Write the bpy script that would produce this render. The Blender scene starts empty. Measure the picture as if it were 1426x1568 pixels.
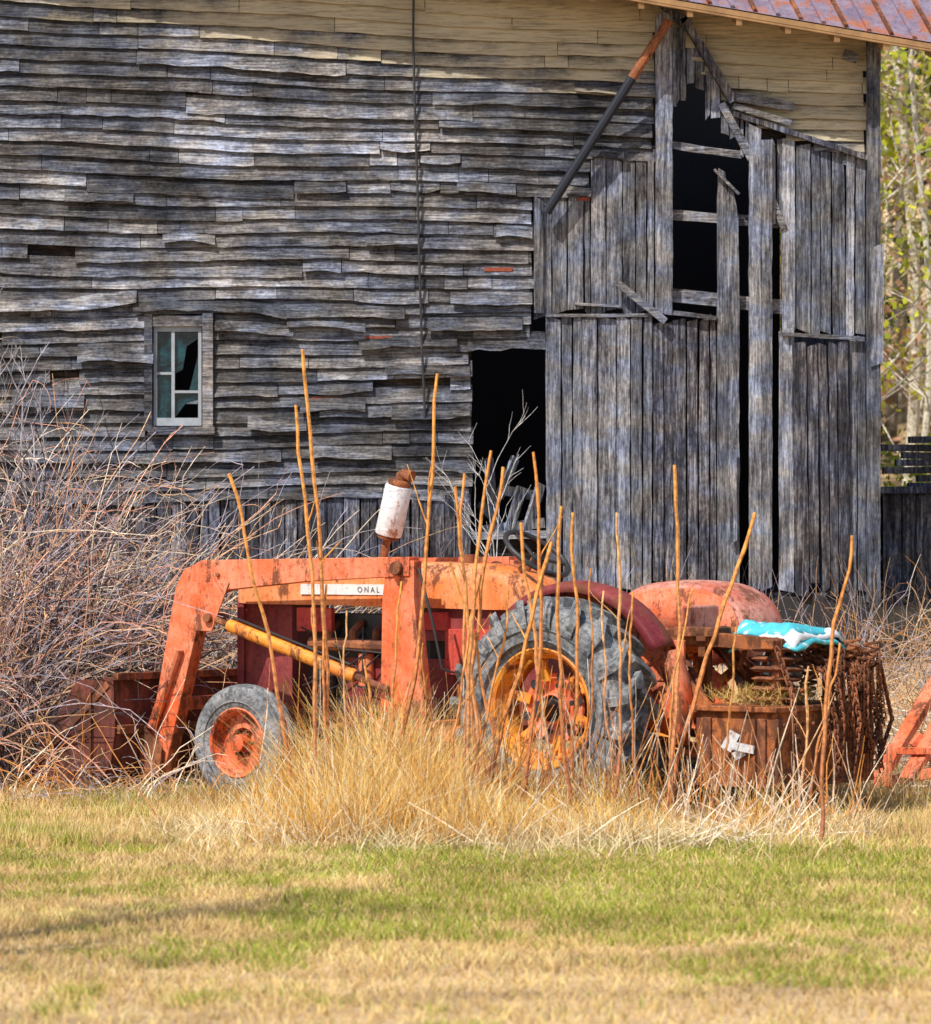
import bpy, math, random
import numpy as np
from mathutils import Vector, Matrix, noise as mnoise
random.seed(7); rng=np.random.default_rng(7)
F=6125.0; CAMZ=1.7; HOR=835.0
def W(px,py,d): return Vector(((px-713)*d/F, d-25, CAMZ-(py-HOR)*d/F))
def ss(a,b,t):
    t=np.clip((t-a)/(b-a),0,1); return t*t*(3-2*t)
def zg(x,y):
    x=np.asarray(x,float); y=np.asarray(y,float)
    return .75*ss(2.5,6.5,y)+.55*ss(8,13,y)+2.5*ss(14,60,y)+16*ss(45,120,y)+.015*np.sin(x*2.1+y)*np.cos(y*1.7)
def vnoise(x,y,seed=0):
    xi=np.floor(x).astype(np.int64); yi=np.floor(y).astype(np.int64); xf=x-xi; yf=y-yi
    def h(a,b):
        n=(a*374761393+b*668265263+seed*1442695)&0x7fffffff
        n=((n^(n>>13))*1274126177)&0x7fffffff
        return ((n^(n>>16))&0xffff)/65535.0
    u=xf*xf*(3-2*xf); v=yf*yf*(3-2*yf)
    return (h(xi,yi)*(1-u)+h(xi+1,yi)*u)*(1-v)+(h(xi,yi+1)*(1-u)+h(xi+1,yi+1)*u)*v
def fbm(x,y,seed=0,o=4):
    s=0;a=.5;t=0
    for i in range(o):
        s=s+a*vnoise(x*2**i,y*2**i,seed+i); t+=a; a*=.5
    return s/t
# ---------------- mesh builder
class MB:
    def __init__(s): s.v=[];s.f=[];s.m=[];s.s=[];s.c=[];s.col=(0,1,0,1)
    def add(s,vs,fs,mat=0,smooth=False,cols=None):
        o=len(s.v); s.v.extend([tuple(p) for p in vs])
        s.c.extend(cols if cols else [s.col]*len(vs))
        for f in fs: s.f.append(tuple(i+o for i in f)); s.m.append(mat); s.s.append(smooth)
    def box(s,c,d,rot=None,mat=0,taper=1.0):
        hx,hy,hz=d[0]/2,d[1]/2,d[2]/2
        vs=[Vector((x*hx*(taper if z>0 else 1),y*hy*(taper if z>0 else 1),z*hz)) for x in(-1,1) for y in(-1,1) for z in(-1,1)]
        if rot is not None: vs=[rot@v for v in vs]
        c=Vector(c); s.add([v+c for v in vs],[(0,1,3,2),(4,6,7,5),(0,4,5,1),(2,3,7,6),(0,2,6,4),(1,5,7,3)],mat)
    def bar(s,a,b,w,h,mat=0,up=Vector((0,0,1)),w2=None,h2=None):
        a=Vector(a);b=Vector(b);t=(b-a).normalized()
        side=t.cross(up)
        if side.length<1e-3: side=t.cross(Vector((0,1,0)))
        side.normalize(); u=side.cross(t).normalized()
        w2=w if w2 is None else w2; h2=h if h2 is None else h2
        vs=[]
        for p,ww,hh in((a,w,h),(b,w2,h2)):
            for i,j in((-1,-1),(1,-1),(1,1),(-1,1)): vs.append(p+side*i*ww/2+u*j*hh/2)
        s.add(vs,[(3,2,1,0),(4,5,6,7),(0,1,5,4),(1,2,6,5),(2,3,7,6),(3,0,4,7)],mat)
    def prism(s,poly,axis,a,b,mat=0):
        n=len(poly)
        def mk(p,t): return (p[0],t,p[1]) if axis=='y' else (t,p[0],p[1])
        vs=[mk(p,a) for p in poly]+[mk(p,b) for p in poly]
        fs=[tuple(range(n)),tuple(range(2*n-1,n-1,-1))]+[(i,(i+n),((i+1)%n)+n,(i+1)%n) for i in range(n)]
        s.add(vs,fs,mat)
    def tube(s,pts,rads,n=6,mat=0,cap=True,closed=False,col=None,col2=None):
        pts=[Vector(p) for p in pts]; N=len(pts); vs=[]
        if not hasattr(rads,'__len__'): rads=[rads]*N
        ref=Vector((.31,.77,.55))
        for i,p in enumerate(pts):
            if closed: t=pts[(i+1)%N]-pts[i-1]
            else: t=pts[min(i+1,N-1)]-pts[max(i-1,0)]
            if t.length<1e-9: t=Vector((0,0,1))
            t.normalize(); a=t.cross(ref)
            if a.length<.05: a=t.cross(Vector((1,0,0)))
            a.normalize(); b=t.cross(a)
            for k in range(n):
                th=2*math.pi*k/n; vs.append(p+(a*math.cos(th)+b*math.sin(th))*rads[i])
        fs=[]
        for i in range(N if closed else N-1):
            j=(i+1)%N
            for k in range(n): fs.append((i*n+k,i*n+(k+1)%n,j*n+(k+1)%n,j*n+k))
        if cap and not closed: fs.append(tuple(range(n-1,-1,-1))); fs.append(tuple((N-1)*n+k for k in range(n)))
        cc=None
        if col and col2:
            cc=[]
            for i in range(N):
                t=i/(N-1); cc+=[tuple(col[k]*(1-t)+col2[k]*t for k in range(4))]*n
        elif col: cc=[col]*len(vs)
        s.add(vs,fs,mat,True,cc)
    def lathe(s,prof,c,n=48,mat=0,axis='y',closed=False):
        vs=[];m=len(prof);c=Vector(c)
        for i in range(n):
            th=2*math.pi*i/n
            for r,y in prof:
                if axis=='y': p=Vector((r*math.cos(th),y,r*math.sin(th)))
                else: p=Vector((r*math.cos(th),r*math.sin(th),y))
                vs.append(c+p)
        fs=[]
        for i in range(n):
            j=(i+1)%n
            for k in range(m if closed else m-1):
                k2=(k+1)%m; fs.append((i*m+k,i*m+k2,j*m+k2,j*m+k))
        s.add(vs,fs,mat,True)
    def loft(s,rings,mat=0,smooth=True,cap=True,closed=False):
        n=len(rings[0]);vs=[p for r in rings for p in r];fs=[]
        for i in range(len(rings)-1):
            for k in range(n if closed else n-1):
                k2=(k+1)%n; fs.append((i*n+k,i*n+k2,(i+1)*n+k2,(i+1)*n+k))
        if cap: fs.append(tuple(range(n-1,-1,-1))); fs.append(tuple((len(rings)-1)*n+k for k in range(n)))
        s.add(vs,fs,mat,smooth)
    def obj(s,name,mats,parent=None,bevel=0,sharp=.6,solid=0):
        me=bpy.data.meshes.new(name); me.from_pydata(s.v,[],s.f)
        for m in mats: me.materials.append(m)
        me.polygons.foreach_set('material_index',s.m); me.polygons.foreach_set('use_smooth',s.s)
        at=me.color_attributes.new('Col','FLOAT_COLOR','POINT')
        at.data.foreach_set('color',np.array(s.c,dtype=np.float32).ravel())
        me.update()
        try: me.set_sharp_from_angle(angle=sharp)
        except Exception: pass
        o=bpy.data.objects.new(name,me); bpy.context.scene.collection.objects.link(o)
        if parent: o.parent=parent
        if solid:
            md=o.modifiers.new('s','SOLIDIFY'); md.thickness=solid; md.offset=0
        if bevel:
            md=o.modifiers.new('b','BEVEL'); md.width=bevel; md.segments=2; md.limit_method='ANGLE'; md.angle_limit=.7
        return o
def empty(name,loc=(0,0,0),rz=0,parent=None):
    e=bpy.data.objects.new(name,None); e.location=loc; e.rotation_euler=(0,0,rz)
    bpy.context.scene.collection.objects.link(e)
    if parent: e.parent=parent
    return e
# ---------------- materials
class NT:
    def __init__(s,name):
        s.mat=bpy.data.materials.new(name); s.mat.use_nodes=True; s.t=s.mat.node_tree; s.t.nodes.clear()
        s.out=s.n('ShaderNodeOutputMaterial'); s.b=s.n('ShaderNodeBsdfPrincipled'); s.l(s.b.outputs[0],s.out.inputs[0])
        s.tc=s.n('ShaderNodeTexCoord')
    def n(s,t,**k):
        nd=s.t.nodes.new(t)
        for a,v in k.items(): setattr(nd,a,v)
        return nd
    def l(s,a,b): s.t.links.new(a,b)
    def noise(s,scale,detail=6,rough=.6,vec=(1,1,1),dist=0):
        mp=s.n('ShaderNodeMapping'); mp.inputs['Scale'].default_value=vec; s.l(s.tc.outputs['Object'],mp.inputs[0])
        nz=s.n('ShaderNodeTexNoise'); nz.inputs['Scale'].default_value=scale; nz.inputs['Detail'].default_value=min(detail,6)
        nz.inputs['Roughness'].default_value=rough; nz.inputs['Distortion'].default_value=dist
        s.l(mp.outputs[0],nz.inputs[0]); return nz.outputs[0]
    def ramp(s,inp,stops):
        r=s.n('ShaderNodeValToRGB'); e=r.color_ramp.elements
        while len(e)<len(stops): e.new(.5)
        for i,(p,c) in enumerate(stops):
            e[i].position=p; e[i].color=tuple(c)[:3]+(1,) if hasattr(c,'__len__') else (c,c,c,1)
        s.l(inp,r.inputs[0]); return r.outputs[0]
    def mix(s,f,a,b,mode='MIX'):
        m=s.n('ShaderNodeMixRGB',blend_type=mode)
        for i,v in enumerate((f,a,b)):
            if isinstance(v,bpy.types.NodeSocket): s.l(v,m.inputs[i])
            elif i==0: m.inputs[0].default_value=v
            else: m.inputs[i].default_value=tuple(v)[:3]+(1,)
        return m.outputs[0]
    def math(s,op,a,b=0,clamp=False):
        m=s.n('ShaderNodeMath',operation=op); m.use_clamp=clamp
        for i,v in enumerate((a,b)):
            if isinstance(v,bpy.types.NodeSocket): s.l(v,m.inputs[i])
            else: m.inputs[i].default_value=v
        return m.outputs[0]
    def color(s,c):
        s.l(c,s.b.inputs['Base Color'])
    def bump(s,h,st=.4,d=.01):
        b=s.n('ShaderNodeBump'); b.inputs['Strength'].default_value=st; b.inputs['Distance'].default_value=d
        s.l(h,b.inputs['Height']); s.l(b.outputs[0],s.b.inputs['Normal'])
    def rough(s,v): s.b.inputs['Roughness'].default_value=v
def wood(name,vert,lo=(.030,.029,.032),mid=(.165,.165,.182),hi=(.50,.50,.525),var=(.5,1.4),usecol=False,paint=(.80,.67,.44)):
    m=NT(name); vec=(26,10,1.3) if vert else (1.8,10,30)
    g=m.noise(1.9,6,.78,vec,.25); big=m.noise(1.7,5,.78,(1.4,2,1.4) if not vert else (3.5,2,1.0))
    g2=m.noise(5,5,.7,(34,10,1.2) if vert else (1.6,10,44))
    sp_=m.noise(34,4,.7,(1,1,1.2) if not vert else (1.2,1,.7))
    s=m.math('ADD',m.math('ADD',m.math('MULTIPLY',g,.48),m.math('MULTIPLY',big,.34)),m.math('MULTIPLY',sp_,.18))
    c=m.ramp(s,[(.41,lo),(.50,mid),(.61,hi)])
    crack=m.ramp(g2,[(.37,.15),(.45,1.0)])
    c=m.mix(.88,c,crack,'MULTIPLY')
    h=m.noise(2.3,4,.6,(1,1,2)); c=m.mix(m.ramp(h,[(.44,0.0),(.62,.75)]),c,m.mix(1,c,(1.15,.98,.76),'MULTIPLY'))
    c=m.mix(m.ramp(h,[(.38,.6),(.52,0.0)]),c,m.mix(1,c,(.83,.93,1.20),'MULTIPLY'))
    geo=m.n('ShaderNodeNewGeometry'); mr=m.n('ShaderNodeMapRange'); m.l(geo.outputs['Random Per Island'],mr.inputs[0])
    mr.inputs[3].default_value=var[0]; mr.inputs[4].default_value=var[1]
    c=m.mix(1,c,mr.outputs[0],'MULTIPLY')
    if usecol:
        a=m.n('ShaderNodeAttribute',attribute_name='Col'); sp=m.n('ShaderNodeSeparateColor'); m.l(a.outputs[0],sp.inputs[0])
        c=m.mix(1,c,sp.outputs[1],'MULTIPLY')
        pn=m.noise(1.6,6,.7,(1.2,1,3)); pn2=m.noise(8,6,.8,(1.3,1,3.5))
        pn=m.math('ADD',m.math('MULTIPLY',pn,.45),m.math('MULTIPLY',pn2,.55))
        f=m.math('ADD',pn,sp.outputs[0]); f=m.ramp(m.math('MULTIPLY',f,.5),[(.41,0.0),(.58,.96)])
        pc=m.mix(m.noise(2.5,4,.6),[paint[0]*.66,paint[1]*.65,paint[2]*.66],paint)
        pc=m.mix(.65,pc,m.ramp(g,[(.38,.3),(.51,1.0)]),'MULTIPLY')
        pc=m.mix(1,pc,m.ramp(mr.outputs[0],[(.4,.72),(1.0,1.0)]),'MULTIPLY')
        c=m.mix(f,c,pc)
    m.color(c); m.rough(.85); m.b.inputs['Specular IOR Level'].default_value=.2
    m.bump(m.math('ADD',g,g2),.8,.01); return m.mat
def paint(name,base,fade,rust=(.13,.04,.015),amt=.52,rough=.5,scale=1.0,dirt=.35):
    m=NT(name)
    n1=m.noise(3*scale,6,.7); n2=m.noise(6*scale,6,.8,(1,1,.5)); n3=m.noise(26*scale,6,.75)
    c=m.mix(m.ramp(n1,[(.40,0.0),(.60,1.0)]),base,fade)
    st=m.noise(3,5,.7,(9,9,.9)); c=m.mix(m.ramp(st,[(.50,0.0),(.66,dirt)]),c,[b*.4 for b in base])
    c=m.mix(m.ramp(n3,[(.36,.75),(.47,0.0)]),c,[base[0]*.5,base[1]*.5,base[2]*.6])
    ru=m.mix(n3,[r*.5 for r in rust],[min(1,r*2.0) for r in rust])
    rf=m.ramp(n2,[(amt-.03,0.0),(amt,.35),(amt+.04,.92)])
    c=m.mix(rf,c,ru); m.color(c)
    rr=m.math('ADD',m.math('MULTIPLY',rf,.3),rough+.1); m.l(rr,m.b.inputs['Roughness'])
    m.bump(m.math('ADD',n2,m.math('MULTIPLY',n3,.6)),.4,.004); return m.mat
def plain(name,col,rough=.8,var=.4,scale=12):
    m=NT(name); n=m.noise(scale,6,.7)
    m.color(m.mix(n,[c*(1-var) for c in col],[min(1,c*(1+var)) for c in col])); m.rough(rough); m.bump(n,.3,.01); return m.mat
def veg(name,trans=.3,mul=1.0):
    m=NT(name); a=m.n('ShaderNodeAttribute',attribute_name='Col')
    c=a.outputs[0]
    if trans==0:
        n=m.noise(26,3,.6); c=m.mix(1,c,m.ramp(n,[(.35,.55*mul),(.6,1.15*mul)]),'MULTIPLY')
    m.l(c,m.b.inputs['Base Color']); m.rough(.8)
    m.b.inputs['Specular IOR Level'].default_value=.2
    if trans:
        t=m.n('ShaderNodeBsdfTranslucent'); m.l(c,t.inputs[0]); mx=m.n('ShaderNodeMixShader'); mx.inputs[0].default_value=trans
        m.l(m.b.outputs[0],mx.inputs[1]); m.l(t.outputs[0],mx.inputs[2]); m.l(mx.outputs[0],m.out.inputs[0])
    return m.mat
M_clap=wood('weathered_clapboard',False,usecol=True)
M_vert=wood('weathered_planks',True,lo=(.034,.035,.044),mid=(.185,.19,.22),hi=(.55,.565,.62),var=(.55,1.3))
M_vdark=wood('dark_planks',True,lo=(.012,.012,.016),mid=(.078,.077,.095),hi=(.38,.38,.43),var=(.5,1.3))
M_hor=wood('weathered_beam',False,mid=(.18,.18,.20),hi=(.5,.5,.52))
M_sash=plain('window_sash',(.34,.36,.38),.8,.45,14)
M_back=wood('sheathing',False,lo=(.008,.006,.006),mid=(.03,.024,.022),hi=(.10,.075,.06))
M_rustw=plain('red_underboard',(.26,.06,.03),.9,.8,24)
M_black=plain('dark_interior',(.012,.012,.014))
M_stone=plain('foundation_stone',(.028,.025,.024),.9,.5,4)
M_or=paint('loader_orange',(.83,.135,.033),(.80,.27,.14),amt=.545,dirt=.4)
M_hood=paint('hood_orange',(.86,.21,.04),(.84,.34,.14),amt=.55,dirt=.35)
M_red=paint('tractor_red',(.55,.02,.02),(.6,.08,.05),amt=.54)
M_mar=paint('maroon',(.17,.015,.02),(.30,.05,.045),amt=.54)
M_sal=paint('faded_salmon',(.58,.13,.07),(.72,.34,.25),amt=.55,dirt=.5)
M_yel=paint('wheel_yellow_orange',(.90,.36,.03),(.85,.24,.03),amt=.535)
M_rust=paint('rust',(.20,.065,.03),(.38,.13,.045),(.08,.03,.015),amt=.5,rough=.75)
M_rbox=paint('rusty_orange_box',(.50,.15,.035),(.28,.09,.03),(.10,.035,.015),amt=.495,rough=.7)
M_bucket=paint('bucket_rust',(.12,.028,.022),(.22,.06,.035),(.06,.02,.01),amt=.5,rough=.8)
M_white=paint('muffler_white',(.75,.73,.71),(.82,.81,.80),(.3,.12,.06),amt=.585,rough=.4,dirt=.15)
M_iron=plain('greasy_iron',(.03,.028,.028),.5,.6,10)
M_letter=plain('faded_lettering',(.12,.12,.13),.8,.6,40)
def tiremat():
    m=NT('tire_rubber'); n=m.noise(5,6,.75); n2=m.noise(30,5,.7)
    c=m.mix(m.ramp(n,[(.35,0.0),(.60,1.0)]),(.08,.085,.093),(.34,.34,.335)); c=m.mix(m.ramp(n2,[(.38,.75),(.55,0.0)]),c,(.035,.036,.04))
    m.color(c); m.rough(.9); m.bump(n2,.5,.005); return m.mat
M_tire=tiremat()
def glassmat():
    m=NT('old_window_glass'); n=m.noise(4,6,.7,(1,1,1),1.0); m.color(m.mix(m.ramp(n,[(.42,0.0),(.62,1.0)]),(.002,.006,.010),(.012,.07,.085))); m.rough(.18); m.bump(n,.25,.01); return m.mat
M_glass=glassmat()
M_roof=paint('metal_roof',(.20,.15,.21),(.30,.24,.30),(.3,.1,.05),amt=.53,rough=.5)
M_fascia=plain('fascia_wood',(.34,.19,.08),.85,.8,5)
M_grass=veg('grass_blades',.2); M_twig=veg('dry_stems',0); M_leaf=veg('leaf_mass',.4)
M_bark=veg('bark',0)
def ribbons(name,mat,base,h,lean,width,cols,segs=2,parent=None,curve=1.6):
    N=len(base); th=rng.uniform(-.9,.9,N); wd=np.stack([np.cos(th),np.sin(th),np.zeros(N)],1)
    V=np.zeros((N,(segs+1)*2,3)); C=np.zeros((N,(segs+1)*2,3))
    for k in range(segs+1):
        t=k/segs
        c=base+np.stack([lean[:,0]*t**curve,lean[:,1]*t**curve,h*t],1)
        w=(width*(1-t*.88))[:,None]*wd/2
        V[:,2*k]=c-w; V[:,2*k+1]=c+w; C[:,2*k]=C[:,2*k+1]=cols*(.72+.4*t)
    idx=np.arange(N)[:,None]*((segs+1)*2)
    Fs=[]
    for k in range(segs): Fs.append(np.concatenate([idx+2*k,idx+2*k+1,idx+2*k+3,idx+2*k+2],1))
    Fc=np.stack(Fs,1).reshape(-1,4)
    return quadmesh(name,mat,V.reshape(-1,3),Fc,C.reshape(-1,3),parent)
def quadmesh(name,mat,V,Fc,cols,parent=None):
    me=bpy.data.meshes.new(name); me.vertices.add(len(V)); me.vertices.foreach_set('co',V.astype(np.float32).ravel())
    me.loops.add(len(Fc)*4); me.loops.foreach_set('vertex_index',Fc.astype(np.int32).ravel())
    me.polygons.add(len(Fc)); me.polygons.foreach_set('loop_start',np.arange(0,len(Fc)*4,4,dtype=np.int32))
    me.update(calc_edges=True); me.materials.append(mat)
    at=me.color_attributes.new('Col','FLOAT_COLOR','POINT')
    c4=np.concatenate([np.clip(cols,0,.95),np.ones((len(cols),1))],1).astype(np.float32); at.data.foreach_set('color',c4.ravel())
    o=bpy.data.objects.new(name,me); bpy.context.scene.collection.objects.link(o)
    if parent: o.parent=parent
    return o
# ---------------- world, sun, camera
sc=bpy.context.scene
w=bpy.data.worlds.new('World'); sc.world=w; w.use_nodes=True
nt=w.node_tree; sky=nt.nodes.new('ShaderNodeTexSky'); sky.sky_type='NISHITA'; sky.sun_disc=False
tosun=Vector((-.40,-.52,.76)).normalized()
el=math.asin(tosun.z); sky.sun_elevation=el; sky.sun_rotation=math.atan2(tosun.x,tosun.y)
nt.links.new(sky.outputs[0],nt.nodes['Background'].inputs[0]); nt.nodes['Background'].inputs[1].default_value=.14
sl=bpy.data.lights.new('sun','SUN'); sl.energy=4.7; sl.angle=math.radians(.6); sl.color=(1,.965,.91)
so=bpy.data.objects.new('sun',sl); so.rotation_euler=(-tosun).to_track_quat('-Z','Y').to_euler(); sc.collection.objects.link(so)
cd=bpy.data.cameras.new('camera'); co=bpy.data.objects.new('camera',cd); sc.collection.objects.link(co)
co.location=(0,-25,CAMZ); co.rotation_euler=(math.radians(90),0,0)
cd.sensor_fit='HORIZONTAL'; cd.sensor_width=36; cd.lens=36*F/1426; cd.shift_y=(HOR-784)/1426; cd.clip_end=600
cd.dof.use_dof=True; cd.dof.focus_distance=27.8; cd.dof.aperture_fstop=5.0
sc.camera=co
sc.view_settings.view_transform='Standard'; sc.view_settings.look='None'; sc.view_settings.exposure=0
# ---------------- ground
def ground():
    xs=np.unique(np.concatenate([np.arange(-160,-10,10),np.arange(-10,14,.4),np.arange(14,170,10)]))
    ys=np.unique(np.concatenate([np.arange(-60,-16,4),np.arange(-16,20,.3),np.arange(20,260,6)]))
    X,Y=np.meshgrid(xs,ys); Z=zg(X,Y)
    V=np.stack([X,Y,Z],-1).reshape(-1,3); nx=len(xs); ny=len(ys)
    i=np.arange(nx*ny).reshape(ny,nx); Fc=np.stack([i[:-1,:-1],i[:-1,1:],i[1:,1:],i[1:,:-1]],-1).reshape(-1,4)
    m=NT('ground_soil'); a=m.noise(.7,6,.65,(.7,2.2,1)); b=m.noise(18,6,.7); 
    c=m.mix(m.ramp(a,[(.42,0.0),(.60,1.0)]),(.76,.52,.27),(.42,.27,.13)); c=m.mix(m.ramp(b,[(.35,.7),(.55,0.0)]),c,(.36,.23,.12))
    m.color(c); m.rough(.95); m.bump(b,.6,.03)
    quadmesh('ground',m.mat,V,Fc,np.ones((len(V),3)))
ground()
def lawn():
    N=340000
    y=-12.0+ (rng.random(N)**1.1)*16.5; x=rng.uniform(-1,1,N)*(.125*(y+25)+1.2)
    g=fbm(x*.8+5,y*.55,3)+.8*(fbm(x*4,y*2.5,9)-.5)
    d=y+25; py=HOR+F*CAMZ/d; px=713+x*F/d
    bias=np.interp(py,[1150,1235,1280,1310,1350,1400,1430,1480,1600],[-.04,.01,-.01,.11,.14,.11,-.01,-.05,-.16])
    bias+=.22*np.exp(-(((px-1330)/200)**2+((py-1490)/38)**2))+.16*np.exp(-(((px-420)/170)**2+((py-1392)/22)**2))+.08*np.exp(-(((px-100)/200)**2+((py-1320)/40)**2))
    gg=np.clip((g+bias-.46)/.16,0,1)
    pick=rng.random(N)<(gg*.68+.04)
    straw=np.array([.90,.63,.22]); tan=np.array([.86,.58,.29]); green=np.array([.25,.35,.03]); gy=np.array([.52,.50,.08])
    t=rng.random(N)[:,None]; c1=straw*(1-t)+tan*t; c2=green*(1-t)+gy*t
    tone=(.56+.78*fbm(x*1.6,y*2.4,21))[:,None]
    c=np.where(pick[:,None],c2,c1)*rng.uniform(.6,1.25,N)[:,None]*tone
    keep=rng.random(N)<np.clip(np.where(py<1420,.7,np.interp(py,[1420,1480,1580],[.65,.45,.20]))+gg*.6,0,1)
    h=rng.uniform(.015,.05,N)*(1+.7*(py<1300))*(.6+.9*fbm(x*2.5,y*2.5,77))
    base=np.stack([x,y,zg(x,y)-.003],1)[keep]; K=keep.sum()
    lean=rng.normal(0,.026,(K,2))
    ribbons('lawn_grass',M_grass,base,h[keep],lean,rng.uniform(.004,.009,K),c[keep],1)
lawn()
# ---------------- BARN
DB=32.0; YB=DB-25; S=DB/F
def B(px,py,off=0.0):
    p=W(px,py,DB); p.y-=off; return p
barn=empty('old_barn')
def sag(x,y):
    t=max(0.,1-y/620.); return (x-650)*.055*t + 6*math.sin(x/330.+y/260.)*(.3+max(0,min(1,y/500.))) + 2.6*math.sin(x/97.+y/61.)
def ythr(x): return float(np.interp(x,[-50,150,300,650,1000,1330],[-15,10,45,72,103,188]))
def rowspans(y):
    if y<30: sp=[(-420,1325)]
    elif y<236:
        a=1040+(y-40)*.75 if y<150 else 1122+(y-150)*2.2
        sp=[(-420,1002)]
        if a<1300: sp.append((a,1325))
    elif y<300: sp=[(-420,905)]
    elif y<515: sp=[(-420,815)]
    else: sp=[(-420,722)]
    out=[]
    for a,b in sp:
        if 478<y<662 and a<225<b: out+= [(a,226),(328,b)]
        else: out.append((a,b))
    return out
def clap_board(mb,x0,x1,y,hpx,tilt=0,lift=0,thick=.018,butt=.050,rag=.8,paintadd=0,curl=0):
    n=max(3,int((x1-x0)/16)); vs=[];cols=[]
    sd=random.random()*99; cx=(x0+x1)/2; tone=random.uniform(.72,1.25)
    for i in range(n+1):
        x=x0+(x1-x0)*i/n; s=sag(x,y)+tilt*(x-cx)+curl*((2*(x-cx)/(x1-x0))**2)
        r=rag*2*(mnoise.noise((x*.03,sd,0))+.6*mnoise.noise((x*.13,sd,9))); cup=.010*mnoise.noise((x*.015,sd,5))+lift
        yt=y+s-6; yb=y+s+hpx+r
        bf=B(x,yb,butt+cup); bb=B(x,yb,butt+cup-thick); tb=B(x,yt,.004); tf=B(x,yt,.010)
        vs+=[tb,tf,bf,bb]
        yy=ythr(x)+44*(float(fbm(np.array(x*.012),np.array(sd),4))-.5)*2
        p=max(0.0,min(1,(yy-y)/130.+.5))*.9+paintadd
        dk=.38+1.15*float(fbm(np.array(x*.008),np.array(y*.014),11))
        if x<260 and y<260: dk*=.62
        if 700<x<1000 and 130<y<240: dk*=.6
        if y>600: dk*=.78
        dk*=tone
        cols+=[(p-.18,dk*.6,0,1)]*2+[(p+.14,dk*1.18,0,1)]*2  # top edge darkened: grime plus painted-in shadow under the overlapping board
    fs=[]
    for i in range(n):
        a=i*4;b=a+4
        fs+=[(a+1,a+2,b+2,b+1),(a+2,a+3,b+3,b+2),(a+3,a,b,b+3),(a,a+1,b+1,b)]
    fs+=[(0,3,2,1),(n*4,n*4+1,n*4+2,n*4+3)]
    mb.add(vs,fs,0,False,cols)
mb=MB(); mr=MB()
y=-330
while y<752:
    step=20.4+random.uniform(-.8,.8)
    for a,b in rowspans(y+10):
        x=a+ (0 if a>-400 else random.uniform(-200,0))
        while x<b-4:
            L=random.choice([40,70,110,190,280,380,520])*random.uniform(.8,1.15); x1=min(x+L,b+random.uniform(-4,4))
            if b-x1<30: x1=b+random.uniform(-5,6)
            q=random.random()
            low=y>380
            if q<(.05 if low else .014) and y>120 and L<130: pass
            elif q<(.24 if low else .12):
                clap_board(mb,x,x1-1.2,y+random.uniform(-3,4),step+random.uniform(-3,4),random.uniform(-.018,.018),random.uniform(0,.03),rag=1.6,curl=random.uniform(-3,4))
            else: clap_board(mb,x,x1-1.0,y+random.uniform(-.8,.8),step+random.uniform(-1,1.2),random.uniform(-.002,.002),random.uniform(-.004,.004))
            x=x1
    y+=step
for (x0,x1,y,h,t,l) in [(-20,210,452,24,-.04,.05),(205,440,462,20,.05,.05),(440,560,480,24,.03,.06),(120,236,524,32,.03,.07),
    (550,700,515,20,-.03,.05),(655,800,490,22,.01,.06),(690,815,452,20,.04,.05),(590,720,560,20,.06,.04),(700,790,275,20,.03,.04),
    (440,620,468,20,.0,.05),(330,450,490,24,.06,.05),(716,835,520,24,0.0,.05),(760,815,340,20,.05,.05),(460,560,605,26,.03,.05),(600,720,628,24,-.03,.05),(380,470,640,22,.05,.05),
    (250,330,352,20,.07,.04),(100,205,300,18,-.05,.04),(560,640,360,18,-.05,.04),(880,960,118,18,.05,.04),(20,130,600,22,.06,.05),(480,600,690,22,.05,.05)]:
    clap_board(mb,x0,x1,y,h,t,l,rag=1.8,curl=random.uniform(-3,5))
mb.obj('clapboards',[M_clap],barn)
bk=MB()
def brect(x0,x1,y0,y1,off=-.03,th=.03,mat=0):
    a=B(x0,y0); b=B(x1,y1); bk.box(((a.x+b.x)/2,YB-off,(a.z+b.z)/2),(b.x-a.x,th,a.z-b.z),mat=mat)
for r in [(-425,226,-400,1150),(226,328,-400,480),(226,328,660,1150),(328,722,-400,1150),(722,815,-400,516),(815,1028,-400,484),(1028,1330,-400,36),(1130,1330,36,236),(1205,1330,236,512),(722,836,822,1150),(836,1100,905,1150),(1100,1330,905,1150)]:
    brect(*r)
bk.obj('sheathing',[M_back],barn)
for x0,x1,y0,y1 in [(742,785,410,416),(672,700,624,629),(478,520,608,613),(560,600,515,519),(884,903,300,308)]:
    a=B(x0,y0);b=B(x1,y1); mr.box(((a.x+b.x)/2,YB-.043,(a.z+b.z)/2),(b.x-a.x,.01,a.z-b.z))
mr.obj('red_underboards',[M_rustw],barn)
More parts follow.
